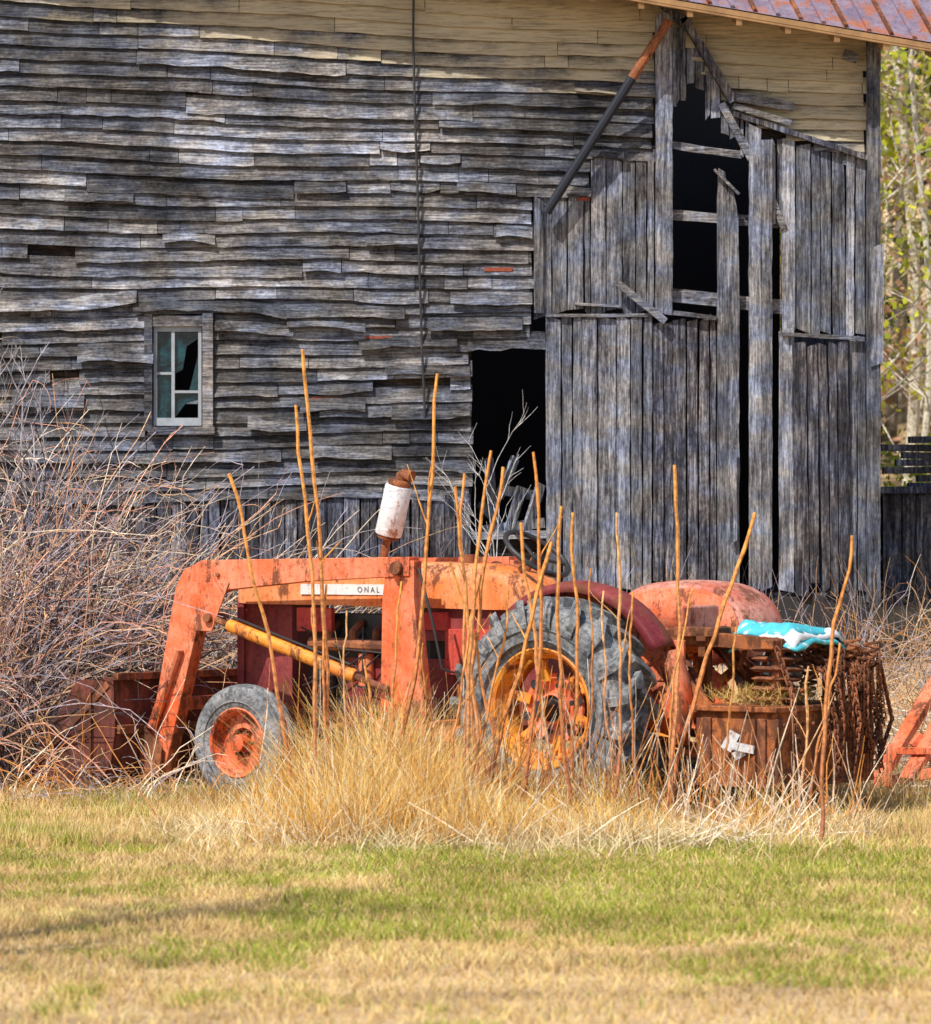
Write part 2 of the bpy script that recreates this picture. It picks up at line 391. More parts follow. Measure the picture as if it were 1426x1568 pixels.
def vplank(mb,xa,xb,yt,yb,off,mat=0,tilt=0,th=.025,ragtop=5,ragbot=5,point=0):
    n=max(4,int(abs(yb-yt)/22)); vs=[]; sd=random.random()*99
    tl=random.uniform(-ragtop,ragtop); bl=random.uniform(-ragbot,ragbot)
    for i in range(n+1):
        t=i/n; yl=yt+(yb-yt)*t; 
        sh=tilt*(yl-(yt+yb)/2)
        e1=1.4*mnoise.noise((yl*.03,sd,1))+.8*mnoise.noise((yl*.12,sd,2)); e2=1.4*mnoise.noise((yl*.03,sd,7))+.8*mnoise.noise((yl*.12,sd,8)); bw=.010*mnoise.noise((yl*.006,sd,3))
        dl=(tl if i==0 else bl if i==n else 0)
        pn=(point*(1-i/2.0) if i<2 else 0)
        for xx,yy in((xa+e1+sh+pn*.3,yl-dl),(xb+e2+sh-pn,yl+dl)):
            vs+= [B(xx,yy,off+bw),B(xx,yy,off+bw-th)]
    fs=[]
    for i in range(n):
        a=i*4;b=a+4; fs+=[(a,b,b+2,a+2),(a+1,a+3,b+3,b+1),(a,a+1,b+1,b),(a+2,b+2,b+3,a+3)]
    fs+=[(0,2,3,1),(n*4,n*4+1,n*4+3,n*4+2)]
    mb.add(vs,fs,mat)
def vboards(mb,x0,x1,ytop,ybot,wpx=26,off=.05,jt=4,jb=6,mat=0,gap=1.8,tilt=0):
    x=x0
    while x<x1-3:
        wd=wpx*random.uniform(.6,1.35); xe=min(x+wd,x1)
        if x1-xe<8: xe=x1
        yt=(ytop((x+xe)/2) if callable(ytop) else ytop)+random.uniform(-jt,jt)
        yb=(ybot((x+xe)/2) if callable(ybot) else ybot)+random.uniform(-jb,jb)
        vplank(mb,x,xe-gap*random.uniform(.6,1.6),yt,yb,off+random.uniform(-.016,.016),mat,tilt+random.uniform(-.004,.004))
        x=xe
vb=MB()
vboards(vb,818,905,lambda x:300,480,21,.04)
vboards(vb,905,1002,lambda x:242,480,20,.04)
vboards(vb,836,1000,486,906,22,.09,2,5)
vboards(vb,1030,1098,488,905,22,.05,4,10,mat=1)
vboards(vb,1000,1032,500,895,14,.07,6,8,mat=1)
vplank(vb,1098,1114,262,902,.10,0,0,.06,3,5,4); vplank(vb,1113,1131,292,902,.10,0,0.002,.05,8,5,8)
vplank(vb,1146,1164,196,902,.12,0,0,.06,6); vplank(vb,1163,1181,216,902,.115,0,0,.06,6)
vplank(vb,1003,1029,22,482,.12,0,0,.06); vplank(vb,818,832,305,480,.07,0)
vboards(vb,1197,1326,lambda x:212+(x-1197)*.24,512,19,.05,3,5)
vboards(vb,1181,1200,lambda x:215,lambda x:330+(x-1160)*.6,12,.045,3,3)
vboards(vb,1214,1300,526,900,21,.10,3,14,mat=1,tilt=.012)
vboards(vb,1300,1327,520,910,13,.06,3,8)
vplank(vb,1192,1215,505,905,.08,0); vplank(vb,1326,1346,48,925,.14,0,0,.16,2)
vplank(vb,1331,1350,378,560,.16,0,0,.03)
vboards(vb,1030,1052,lambda x:44,158,9,.06,2,10); vboards(vb,1052,1080,lambda x:72,132,10,.06,2,6)
vboards(vb,1080,1104,lambda x:112,188,9,.06,2,8); vboards(vb,1104,1150,lambda x:168,lambda x:190+(x-1104)*1.2,12,.06,2,10)
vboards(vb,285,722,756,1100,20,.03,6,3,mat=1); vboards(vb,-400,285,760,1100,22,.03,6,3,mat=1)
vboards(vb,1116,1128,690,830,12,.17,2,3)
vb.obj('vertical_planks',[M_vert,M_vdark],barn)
hb=MB()
def hbar(x0,y0,x1,y1,hpx,off=.08,th=.04,mat=0):
    n=max(2,int(math.hypot(x1-x0,y1-y0)/20)); sd=random.random()*50
    P=[B(x0+(x1-x0)*i/n,y0+(y1-y0)*i/n+1.0*mnoise.noise((i*.6,sd,0)),off) for i in range(n+1)]
    t=(P[-1]-P[0]).normalized(); u=Vector((0,-1,0)).cross(t)
    if u.z<0: u=-u
    vs=[]
    for i,p in enumerate(P):
        hh=hpx*S*(1+.18*mnoise.noise((i*.9,sd,3))); a=hh/2
        vs+=[p-u*a,p+u*a,p+u*a+Vector((0,th,0)),p-u*a+Vector((0,th,0))]
    fs=[(0,1,2,3),(n*4+3,n*4+2,n*4+1,n*4)]
    for i in range(n):
        for k in range(4): fs.append((i*4+k,i*4+(k+1)%4,i*4+4+(k+1)%4,i*4+4+k))
    hb.add(vs,fs,mat)
hbar(1028,222,1136,238,11,.03); hbar(1028,328,1198,342,15,.0); hbar(1030,452,1200,470,20,.02,.08); hbar(1030,480,1096,488,7,.12)
hbar(836,484,1002,484,5,.12); hbar(1196,512,1322,520,6,.13); hbar(945,435,1018,494,11,.16); hbar(880,466,950,470,4,.09)
hbar(1046,30,1122,158,13,.15,.10,1); hbar(1010,2,1048,36,16,.15,.14,1); hbar(1122,176,1327,243,8,.11,.05,1)
hbar(1122,150,1214,166,14,.13,.03); hbar(1122,164,1210,190,9,.12,.03)
hbar(905,236,955,240,10,.1); hbar(868,292,905,296,12,.09); hbar(1092,262,1130,300,4,.16,.02)
hbar(1104,160,1150,245,12,.10,.04,0); hbar(1180,300,1200,350,10,.06,.03)
hbar(722,820,840,818,12,.06); hbar(1000,912,1345,914,12,.03,.08,1); hbar(1290,84,1312,92,16,.10,.03)
hb.obj('trim_boards',[M_hor,M_vdark],barn)
wn=MB()
def wbar(x0,x1,y0,y1,off,th,mat=0):
    a=B(x0,y0);b=B(x1,y1); wn.box(((a.x+b.x)/2,YB-off,(a.z+b.z)/2),(b.x-a.x,th,a.z-b.z),mat=mat)
wbar(222,234,482,660,.045,.07); wbar(311,327,480,662,.045,.07); wbar(234,311,484,500,.04,.06); wbar(228,330,654,666,.07,.10)
wbar(236,309,500,508,.02,.03,2);wbar(236,241,508,652,.02,.03,2);wbar(304,309,508,652,.02,.03,2);wbar(241,304,640,652,.02,.03,2)
wbar(263,268,508,640,.018,.03,2); wbar(241,263,570,574,.018,.03,2); wbar(268,304,598,602,.018,.03,2)
wbar(241,263,508,570,0,.006,1); wbar(241,263,574,640,.0,.006,1)
def shard(pts): 
    v=[B(x,y,0) for x,y in pts]; n=len(v); wn.add(v+[p+Vector((0,.004,0)) for p in v],[tuple(range(n)),tuple(range(2*n-1,n-1,-1))],1)
shard([(268,508),(304,508),(304,518),(286,530),(280,566),(268,572)]); shard([(304,540),(304,598),(290,598),(297,570)]); shard([(268,602),(304,602),(304,612),(284,618),(268,640)])
wbar(243,304,600,618,-.09,.02,0)
wn.obj('window',[M_hor,M_glass,M_sash],barn)
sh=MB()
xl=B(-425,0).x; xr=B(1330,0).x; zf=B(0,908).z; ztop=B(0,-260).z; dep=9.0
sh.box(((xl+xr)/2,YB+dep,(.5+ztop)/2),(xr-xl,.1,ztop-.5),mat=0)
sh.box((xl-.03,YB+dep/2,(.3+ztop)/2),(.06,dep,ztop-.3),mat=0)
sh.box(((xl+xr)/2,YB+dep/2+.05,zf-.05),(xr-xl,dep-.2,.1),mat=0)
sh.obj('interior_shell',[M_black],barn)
se=MB(); se.box((xr+.03,YB+dep/2+.1,(.3+B(0,50).z)/2),(.05,dep-.3,B(0,50).z-.3)); se.obj('end_wall',[M_vert],barn)
fo=MB(); fo.box(((xl+xr)/2,YB+.05,(zf-.02+.2)/2),(xr-xl,.22,zf-.02-.2)); fo.obj('stone_foundation',[M_stone],barn,.02)
de=MB()
for a,b in [((748,700),(760,830)),((770,750),(832,760)),((775,830),(800,745)),((800,835),(830,740)),((735,770),(790,830)),((740,812),(835,800)),((765,760),(790,700))]:
    p=B(*a,-.25);q=B(*b,-.25-random.uniform(0,.2)); de.bar(p,q,.03,.08)
de.obj('door_debris',[M_vert],barn)
# roof
rf=MB(); e0=W(-480,50-.17*1820,31.4); e1=W(1470,72,31.4); up=Vector((-1.6,7.0,5.2))
nrib=56
rf.add([e0,e1,e1+up,e0+up],[(0,1,2,3)],0); dn=Vector((0,0,-.05))
rf.add([e0+dn,e1+dn,e1+up+dn,e0+up+dn],[(3,2,1,0)],1)
for i in range(nrib+1):
    p=e0.lerp(e1,i/nrib)+Vector((0,0,.012)); rf.bar(p,p+up,.028,.03,2 if i%2 else 0)
rf.bar(e0+Vector((0,.03,-.04)),e1+Vector((0,.03,-.04)),.05,.06,1)
rf.bar(e1+dn,e1+up+dn,.05,.1,1)
for i in range(26):
    p=e0.lerp(e1,(i+.5)/26)+Vector((0,.02,-.09)); rf.bar(p,p+Vector((0,.5,.1)),.045,.06,1)
rf.obj('metal_roof',[M_roof,M_fascia,M_rust],barn)
pp=MB(); pts=[B(1022,38,.30).lerp(B(836,328,.16),t/10) for t in range(11)]
pp.tube(pts[:4],.038,10,0); pp.tube(pts[3:],.038,10,1); pp.obj('stove_pipe_brace',[M_rust,plain('pipe_blue_black',(.010,.013,.024),.7,.5)],barn)
wi=MB(); P=[(634,-60),(633,60),(636,180),(640,300),(643,420),(646,520),(651,640)]
wi.tube([B(x,y,.085) for x,y in P],.011,6,0)
wi.obj('hanging_cable',[M_iron],barn)
# ---------------- TRACTOR
tr=empty('farm_tractor',(1.06,.68,0),math.atan2(.598,-.80))
def rear_wheel(ly,side):
    R=.70; c=Vector((0,ly,R-.02)); mb=MB(); k=side
    prof=[(.36,-.13),(.40,-.15),(.49,-.176),(.56,-.178),(.61,-.160),(.635,-.12),(.642,0),(.635,.12),(.61,.160),(.56,.178),(.49,.176),(.40,.15),(.36,.13)]
    mb.lathe(prof,c,72,0)
    for rr in (.43,.50): mb.lathe([(rr-.006,k*.160),(rr,k*.188),(rr+.008,k*.160)],c,72,0)
    n=19
    for i in range(n):
        for sg in(-1,1):
            a0=2*math.pi*(i+(.5 if sg>0 else 0))/n
            st=[(0.0,-.015*sg,.64,.700),(.07,.06*sg,.635,.702),(.15,.125*sg,.62,.698),(.215,.172*sg,.58,.686),(.235,.196*sg,.545,.64),(.24,.190*sg,.52,.55)]
            rings=[]
            for da,yy,r0,r1 in st:
                th=a0+da; hw=.036
                q=[]
                for rr,dth in((r0-.01,-hw*1.4),(r1,-hw),(r1,hw),(r0-.01,hw*1.4)):
                    tt=th+dth; q.append(c+Vector((rr*math.cos(tt),yy,rr*math.sin(tt))))
                rings.append(q)
            mb.loft(rings,0,False,True,True)
    o=k
    mb.lathe([(.372,o*.135),(.385,o*.15),(.375,o*.155),(.355,o*.14),(.345,o*.10),(.315,o*.06),(.315,-o*.06),(.345,-o*.1),(.37,-o*.14)],c,60,1)
    mb.lathe([(.225,-o*.02),(.22,o*.0),(.19,o*.005),(.15,-o*.025),(.11,-o*.03),(.10,o*.02),(.085,o*.03),(.08,-o*.02)],c,48,2)
    mb.lathe([(.0,o*.16),(.05,o*.16),(.055,o*.14),(.055,o*.01),(.085,-o*.0)],c,24,3)
    for i in range(6):
        a=i*math.pi/3+.3; u=Vector((math.cos(a),0,math.sin(a)))
        mb.bar(c+u*.18+Vector((0,o*.0,0)),c+u*.32+Vector((0,o*.045,0)),.055,.045,1,up=Vector((0,1,0)))
        mb.tube([c+u*.275+Vector((0,o*.03,0)),c+u*.275+Vector((0,o*.09,0))],.018,6,1)
        a2=a+.5; u2=Vector((math.cos(a2),0,math.sin(a2)))
        mb.tube([c+u2*.15+Vector((0,-o*.03,0)),c+u2*.15+Vector((0,o*.02,0))],.017,6,3)
        mb.lathe([(.0,0),(.03,0)],c+u2*.205+Vector((0,o*.008,0)),10,3)
    for i in range(4):
        a=i*math.pi/2; pts=[]
        for t in range(9):
            th=a+t/8*1.25; rr=.318-.02*math.sin(t/8*math.pi); pts.append(c+Vector((rr*math.cos(th),o*(-.05+.15*t/8),rr*math.sin(th))))
        mb.tube(pts,.013,6,1)
    mb.obj('rear_wheel',[M_tire,M_yel,M_or,M_iron],tr)
rear_wheel(.85,1); rear_wheel(-.85,-1)
def front_wheel(ly,k):
    R=.395; c=Vector((2.62,ly,R-.01)); mb=MB()
    prof=[(.22,-.075),(.25,-.095),(.31,-.105),(.355,-.095),(.375,-.08),(.378,-.06),(.365,-.055),(.365,-.045),(.388,-.04),(.39,-.02),(.375,-.015),(.375,.015),(.39,.02),(.388,.04),(.365,.045),(.365,.055),(.378,.06),(.375,.08),(.355,.095),(.31,.105),(.25,.095),(.22,.075)]
    mb.lathe(prof,c,60,0); mb.lathe([(.27,k*.095),(.275,k*.108),(.285,k*.098)],c,60,0)
    mb.lathe([(.225,k*.08),(.236,k*.09),(.228,k*.096),(.215,k*.085),(.205,k*.03),(.19,-k*.01),(.15,k*.005),(.10,k*.02),(.085,-k*.01),(.06,k*.0),(.055,k*.09),(.03,k*.10),(0,k*.10)],c,48,1)
    for i in range(6):
        a=i*math.pi/3; u=Vector((math.cos(a),0,math.sin(a)))*.085; mb.tube([c+u+Vector((0,-k*.01,0)),c+u+Vector((0,k*.045,0))],.012,6,2)
    mb.obj('front_wheel',[M_tire,M_or,M_rust],tr)
front_wheel(.72,1); front_wheel(-.72,-1)
def rr_ring(lx,hw,z0,z1,r,n=5):
    pts=[Vector((lx,hw,z0))]
    for i in range(n+1):
        a=math.pi/2*i/n; pts.append(Vector((lx,hw-r+r*math.cos(a),z1-r+r*math.sin(a))))
    for i in range(n+1):
        a=math.pi/2*(1+i/n); pts.append(Vector((lx,-hw+r+r*math.cos(a),z1-r+r*math.sin(a))))
    pts.append(Vector((lx,-hw,z0))); return pts
hd=MB()
hd.loft([rr_ring(.62,.15,1.30,1.42,.08),rr_ring(.72,.21,1.28,1.50,.1),rr_ring(.95,.25,1.28,1.575,.11),rr_ring(1.6,.265,1.29,1.59,.12),rr_ring(2.4,.26,1.30,1.58,.12),rr_ring(3.0,.25,1.30,1.56,.12),rr_ring(3.10,.22,1.31,1.52,.12)],0)
hd.tube([(1.3,0,1.585),(1.3,0,1.64)],.05,14,1)
hd.obj('hood',[M_hood,M_rust],tr)
bd=MB()
bd.box((1.35,0,.74),(1.7,.34,.42),mat=1)
bd.box((.2,0,.74),(.9,.42,.46),mat=1)
bd.box((2.0,0,.80),(1.0,.30,.55),mat=2)
bd.box((2.05,0,1.14),(.8,.22,.2),mat=2)
bd.box((1.25,0,1.18),(.6,.40,.22),mat=1)
bd.box((2.85,0,.95),(.42,.40,.72),mat=3)
bd.box((3.08,0,.95),(.06,.44,.78),mat=3)
for i in range(9): bd.box((3.12,-.18+.045*i,.98),(.02,.012,.62),mat=1)
bd.box((2.6,.12,.52),(1.3,.06,.14),mat=4); bd.box((2.6,-.12,.52),(1.3,.06,.14),mat=4)
bd.box((2.62,0,.44),(.14,1.3,.12),mat=4)
for s in(1,-1):
    bd.tube([(2.62,s*.60,.60),(2.62,s*.60,.32)],.045,10,4); bd.tube([(2.62,s*.60,.38),(2.62,s*.74,.38)],.035,10,4)
    bd.tube([(0,s*.2,.68),(0,s*.5,.68)],.13,16,1); bd.tube([(0,s*.5,.68),(0,s*.80,.68)],.07,14,4)
    bd.tube([(2.4,s*.6,.42),(1.6,s*.25,.6)],.02,6,4)
for i in range(4):
    bd.tube([(1.7+i*.2,.12,1.18),(1.7+i*.2,.22,1.12),(1.7+i*.2,.22,1.0)],.03,8,4)
    bd.tube([(1.7+i*.2,.0,1.22),(1.7+i*.2,.17,1.06)],.01,5,2)
bd.tube([(1.6,.23,1.02),(2.45,.23,1.04)],.045,10,4); bd.tube([(2.0,.2,.76),(2.0,.2,.98)],.055,14,0); bd.tube([(2.35,.19,.7),(2.35,.19,.95)],.07,14,2)
bd.lathe([(.0,.0),(.09,.0),(.09,.07),(0,.07)],(1.7,.17,.82),20,4); bd.box((1.95,.18,.64),(.25,.08,.1),mat=4)
bd.box((1.05,.2,1.0),(.55,.05,.30),mat=5)
bd.box((1.55,.2,1.20),(.5,.06,.12),mat=5)
bd.box((2.42,.22,1.20),(.3,.04,.16),mat=5)
bd.tube([(.9,.28,1.25),(.9,.33,.7),(1.0,.36,.55)],.018,6,0); bd.box((1.0,.4,.52),(.22,.14,.02),mat=4)
bd.box((.55,.35,.50),(.6,.35,.03),mat=4); bd.box((.55,-.35,.50),(.6,.35,.03),mat=4)
for x,z in((.5,1.3),(.42,1.25),(.3,1.2)): bd.tube([(x,.1,1.0),(x-.06,.12,z)],.012,6,4)
for i in range(10):
    a=Vector((random.uniform(1.5,2.6),.24,random.uniform(.7,1.2))); b=Vector((random.uniform(1.5,2.6),.25,random.uniform(.7,1.2))); bd.tube([a,(a+b)/2+Vector((0,.03,-.06)),b],.007,5,2)
bd.obj('engine_and_frame',[M_or,M_mar,M_iron,M_mar,M_rust,M_red],tr,.008)
npb=MB(); npb.box((2.12,.268,1.405),(.78,.006,.07)); npb.obj('name_plate',[M_white],tr)
tcu=bpy.data.curves.new('plate_letters','FONT'); tcu.body='O N A L'; tcu.size=.052; tcu.extrude=.001
to=bpy.data.objects.new('plate_letters',tcu); sc.collection.objects.link(to); to.parent=tr
to.matrix_local=Matrix(((-1,0,0,2.02),(0,0,1,.2735),(0,1,0,1.387),(0,0,0,1))); tcu.materials.append(M_letter)
st=MB(); c=Vector((.74,0,1.645)); ax=Vector((-.6,0,.80)); ux=Vector((0,1,0)); uy=ax.cross(ux)
st.tube([c+(ux*math.cos(2*math.pi*i/28)+uy*math.sin(2*math.pi*i/28))*.235 for i in range(28)],.018,8,0,closed=True)
for i in range(3):
    a=i*2.094+.5; st.tube([c-ax*.03,c+(ux*math.cos(a)+uy*math.sin(a))*.23],.011,6,0)
st.tube([c-ax*.03,c-ax*.40],.022,8,1); st.lathe([(0,.0),(.035,-.01),(.035,-.04)],c,12,0,axis='z')
st.obj('steering_wheel',[M_iron,M_rust],tr)
mf=MB(); 
def mcyl(z0,z1,r,mat): 
    f=lambda z:Vector((2.02-.28*(z-1.6),0,z)); mf.tube([f(z0),f(z0+.012),f(z1-.012),f(z1)],[r*.93,r,r,r*.93],24,mat)
mcyl(1.55,1.76,.028,1); mcyl(1.745,1.775,.075,1); mcyl(1.77,2.10,.092,0); mcyl(2.10,2.14,.078,1); mcyl(2.12,2.17,.035,1)
mf.tube([(1.88,0,2.16),(1.84,0,2.18),(1.77,0,2.16)],[.03,.035,.04],12,1)
mcyl(1.80,1.812,.094,0);mcyl(2.06,2.072,.094,0)
mf.obj('muffler',[M_white,M_rust],tr)
def fender(ly0,ly1,path,mt,mp,ins,cz):
    mb=MB(); rings=[]; vs=[]
    c=Vector((0,0,cz))
    for p in path:
        p=Vector((p[0],0,p[1])); u=(p-c).normalized(); ring=[]
        for t,dr in((0,-.06),(.06,-.018),(.18,0),(.5,.01),(.82,0),(.94,-.018),(1,-.06)):
            ring.append(p+u*dr+Vector((0,ly0+(ly1-ly0)*t,0)))
        rings.append(ring); q=p-u*.04; inn=c+(p-c)*.42; vs+=[q+Vector((0,ins,0)),inn+Vector((0,ins,0))]
    mb.loft(rings,0,True,False); n=len(path)-1
    mb.add(vs,[(2*i,2*i+1,2*i+3,2*i+2) for i in range(n)],1)
    mb.obj('fender',[mt,mp],tr,solid=.008)
def arc(R,a0,a1,cz,n=26): return [(R*math.cos(math.radians(a0+(a1-a0)*i/n)),cz+R*math.sin(math.radians(a0+(a1-a0)*i/n))) for i in range(n+1)]
fender(.46,.70,arc(.785,50,150,.68),M_mar,M_or,.462,.68)
fender(.44,.60,arc(.785,152,196,.68,8),M_or,M_or,.442,.68)
def sup(a,b,cx,cz,e,n=30):
    o=[]
    for i in range(n+1):
        t=math.pi*i/n; cs,sn=math.cos(t),math.sin(t)
        o.append((cx+a*math.copysign(abs(cs)**(2/e),cs),cz+b*abs(sn)**(2/e)))
    return o
fender(-.50,-1.02,sup(.56,.48,.0,.98,2.9),M_sal,M_or,-.502,.85)
stt=MB()
stt.box((-.32,0,1.08),(.42,.42,.05),mat=0); stt.box((-.52,0,1.20),(.05,.42,.24),mat=0); stt.tube([(-.3,0,.9),(-.3,0,1.08)],.04,8,1)
stt.obj('operator_seat',[M_sal,M_rust],tr,.02)
rfm=MB()
for s in(1,-1):
    rfm.bar((-.3,s*.34,1.15),(-1.35,s*.30,1.08),.06,.09,0); rfm.bar((-.35,s*.34,1.15),(-.35,s*.34,.7),.07,.07,0)
    rfm.bar((-.4,s*.40,1.08),(-.95,s*.46,.62),.03,.12,0); rfm.bar((-1.3,s*.30,1.08),(-1.3,s*.30,.6),.06,.06,1)
    rfm.tube([(-.2,s*.3,.5),(-1.0,s*.42,.42)],.03,8,1); rfm.tube([(-.5,s*.2,1.1),(-1.0,s*.45,.5)],.018,8,1)
rfm.bar((-1.3,-.42,1.09),(-1.3,.42,1.09),.09,.06,0); rfm.bar((-.8,-.4,1.13),(-.8,.4,1.13),.07,.06,0); rfm.box((-.62,.0,1.14),(.5,.6,.03),mat=0)
rfm.box((-.55,.44,.98),(.32,.03,.26),mat=2); rfm.box((-.75,.3,1.16),(.3,.2,.06),mat=1)
rfm.obj('rear_hitch_frame',[M_rbox,M_rust,M_or],tr,.008)
wb=MB()
wb.box((-1.15,-.02,.46),(.58,1.12,.44),mat=0); wb.box((-1.15,-.02,.695),(.64,1.20,.035),mat=0); wb.box((-1.15,-.02,.23),(.62,1.16,.03),mat=1)
for yy in(-.55,-.2,.52): wb.box((-1.452,yy,.44),(.03,.06,.40),mat=1)
for xx in(-.95,-1.35): wb.box((xx,.548,.44),(.06,.03,.40),mat=1)
for i in range(10): wb.tube([(-1.46,-.5+i*.11,.6),(-1.485,-.5+i*.11,.6)],.014,6,1)
wb.obj('rear_weight_box',[M_rbox,M_rust],tr,.01)
dk=MB()
for i in range(6):
    z=.75+i*.062; dk.lathe([(.02,z-.012),(.13+.014*(i%2),z-.018),(.165+.01*(i%2),z),(.13,z+.018),(.02,z+.012)],(-1.24,.2,0),28,0,axis='z')
dk.tube([(-1.24,.2,.70),(-1.24,.2,1.12)],.05,12,1)
for k in range(4):   # rusty coil springs and scrap heaped beside the discs
    cx,cy,zz=-1.05-.12*k,-.15-.09*k,.74; L=random.uniform(.25,.4); ang=random.uniform(-.5,.5)
    dk.tube([(cx+.05*math.cos(t*.8)+ang*t/60*L,cy+.05*math.sin(t*.8),zz+L*t/60) for t in range(61)],.010,5,0)
for k in range(14):
    a=Vector((random.uniform(-1.4,-.9),random.uniform(-.55,.3),random.uniform(.74,.95))); dk.bar(a,a+Vector((random.uniform(-.25,.25),random.uniform(-.2,.2),random.uniform(.0,.25))),.03,.012,0)
dk.obj('disc_stack',[M_rust,M_iron],tr)
ch=MB()
def chain(path,r=.022,w=.006):
    pts=[Vector(p) for p in path]; dense=[]
    for a,b in zip(pts,pts[1:]):
        n=max(1,int((b-a).length/(r*1.45)))
        for k in range(n): dense.append((a.lerp(b,k/n),(b-a).normalized()))
    for i,(p,t) in enumerate(dense):
        s=t.cross(Vector((.3,.8,.5))).normalized()
        if i%2: s=t.cross(s).normalized()
        ch.tube([p+t*r*1.25*math.cos(q)+s*r*.7*math.sin(q) for q in [2*math.pi*k/8 for k in range(8)]],w,4,0,closed=True)
for i in range(22):
    y0=random.uniform(-.62,.12); x0=-1.48+random.uniform(-.06,.04); zt=random.uniform(.95,1.12)
    chain([(-1.25,y0*.7,zt),(x0,y0,zt-.08),(x0-.03,y0+random.uniform(-.09,.09),.6),(x0-.02,y0+random.uniform(-.14,.14),random.uniform(.22,.4))],random.uniform(.018,.028),.007)
for i in range(10):
    a=random.uniform(-.6,.1); chain([(-.9,a,1.12),(-1.15,a-.1,1.0+random.uniform(0,.14)),(-1.35,a+.05,1.06)],.024)
chain([(-1.4,.45,1.05),(-1.47,.40,.8),(-1.5,.38,.5),(-1.49,.3,.42)],.026,.008)
ch.obj('chains',[M_rust],tr)
def ladder(s):
    ld=MB(); y=s*.55; w=.11; a,b=y-w/2,y+w/2
    ld.prism([(1.30,1.60),(1.52,1.60),(1.56,1.36),(1.58,.42),(1.18,.42),(1.30,1.36)],'y',a+.012,b-.012,0)
    ld.prism([(1.33,1.625),(3.10,1.60),(3.26,1.53),(3.33,1.42),(3.58,.34),(3.56,.15),(3.44,.15),(3.38,.34),(3.10,1.28),(3.02,1.36),(2.88,1.40),(2.2,1.46),(1.33,1.50)],'y',a,b,0)
    ld.prism([(2.85,1.45),(3.2,1.45),(3.15,1.12),(3.0,1.12)],'y',b+.001,b+.014,0)
    ld.tube([(1.42,a-.03,1.55),(1.42,b+.04,1.55)],.045,12,2); ld.tube([(3.02,a-.02,1.21),(3.02,b+.05,1.21)],.032,12,2); ld.tube([(3.50,a-.03,.24),(3.50,b+.04,.24)],.035,12,2)
    yy=b+.03 
    p=Vector((2.95,yy,1.20)); q=Vector((1.48,yy,.76)); ld.tube([p,p.lerp(q,.22)],.022,10,2); ld.tube([p.lerp(q,.08),p.lerp(q,.1),p.lerp(q,.8),p.lerp(q,.82)],[.04,.046,.046,.04],14,1); ld.tube([p.lerp(q,.8),q],.025,8,2)
    ld.tube([p.lerp(q,.1)+Vector((0,0,.05)),p.lerp(q,.15)+Vector((0,.02,.07)),p.lerp(q,.8)+Vector((0,.02,.07))],.009,6,3)
    ld.tube([(3.28,b+.03,1.0),(3.52,b+.03,.45)],.035,10,0); ld.tube([(3.5,b+.03,.5),(3.72,b+.03,.36)],.02,8,2)
    ld.box((1.38,s*.40,.50),(.5,.32,.12),mat=0); ld.bar((1.4,y,.46),(.4,s*.40,.5),.05,.1,0)
    for k,(bx,bz) in enumerate([(1.4,1.45),(1.42,.55),(1.3,.55),(1.52,.55),(2.95,1.5)]): ld.tube([(bx,b-.01,bz),(bx,b+.02,bz)],.016,6,2)
    ld.tube([(1.25,b,1.55),(1.15,b-.02,1.2),(1.1,b-.05,.9),(.9,.3,.8)],.011,6,3)
    ld.obj('loader_arm',[M_or,M_yel,M_rust,M_iron],tr,.008)
ladder(1); ladder(-1)
bu=MB()
prof=[(3.62,.80),(3.60,.45),(3.64,.22),(3.75,.08),(3.95,.03),(4.45,.02)]
po=prof+[(x+ (0.02),z+.02) for x,z in reversed(prof)]
bu.prism(po,'y',-.92,.92,0)
sidep=[(3.62,.80),(3.60,.45),(3.64,.22),(3.75,.08),(3.95,.03),(4.45,.02),(4.42,.16),(3.95,.78)]
for s in(-.92,.90): bu.prism(sidep,'y',s-.001,s+.021,0)
bu.bar((3.60,-.92,.81),(3.60,.92,.81),.05,.05,1)
for yy in(-.55,.55):
    bu.prism([(3.42,.32),(3.62,.5),(3.62,.1),(3.44,.14)],'y',yy-.1,yy-.08,1); bu.prism([(3.42,.32),(3.62,.5),(3.62,.1),(3.44,.14)],'y',yy+.08,yy+.1,1)
bu.bar((3.59,-.9,.45),(3.59,.9,.45),.03,.06,1)
bu.bar((3.66,.928,.76),(4.40,.928,.14),.012,.05,1); bu.bar((3.80,.928,.70),(3.80,.928,.1),.012,.05,1)
bu.obj('loader_bucket',[M_bucket,M_rust],tr,.004)
cb=MB(); cb.bar((3.4,-.5,.62),(3.4,.5,.62),.09,.09,0); cb.bar((1.4,-.5,1.0),(1.4,-.3,1.0),.06,.06,0); cb.obj('loader_cross_tube',[M_or],tr,.01)
TL=lambda lx,ly,z:Vector((1.06-.80*lx-.598*ly,.68+.598*lx-.80*ly,z))
cl=MB()
cm=NT('teal_cloth'); nn=cm.noise(9,4,.6,(1,1,1),1.2); cm.color(cm.ramp(nn,[(.0,(.04,.36,.44)),(.56,(.08,.52,.60)),(.62,(.75,.8,.8)),(1,(.8,.85,.85))])); cm.rough(.7)
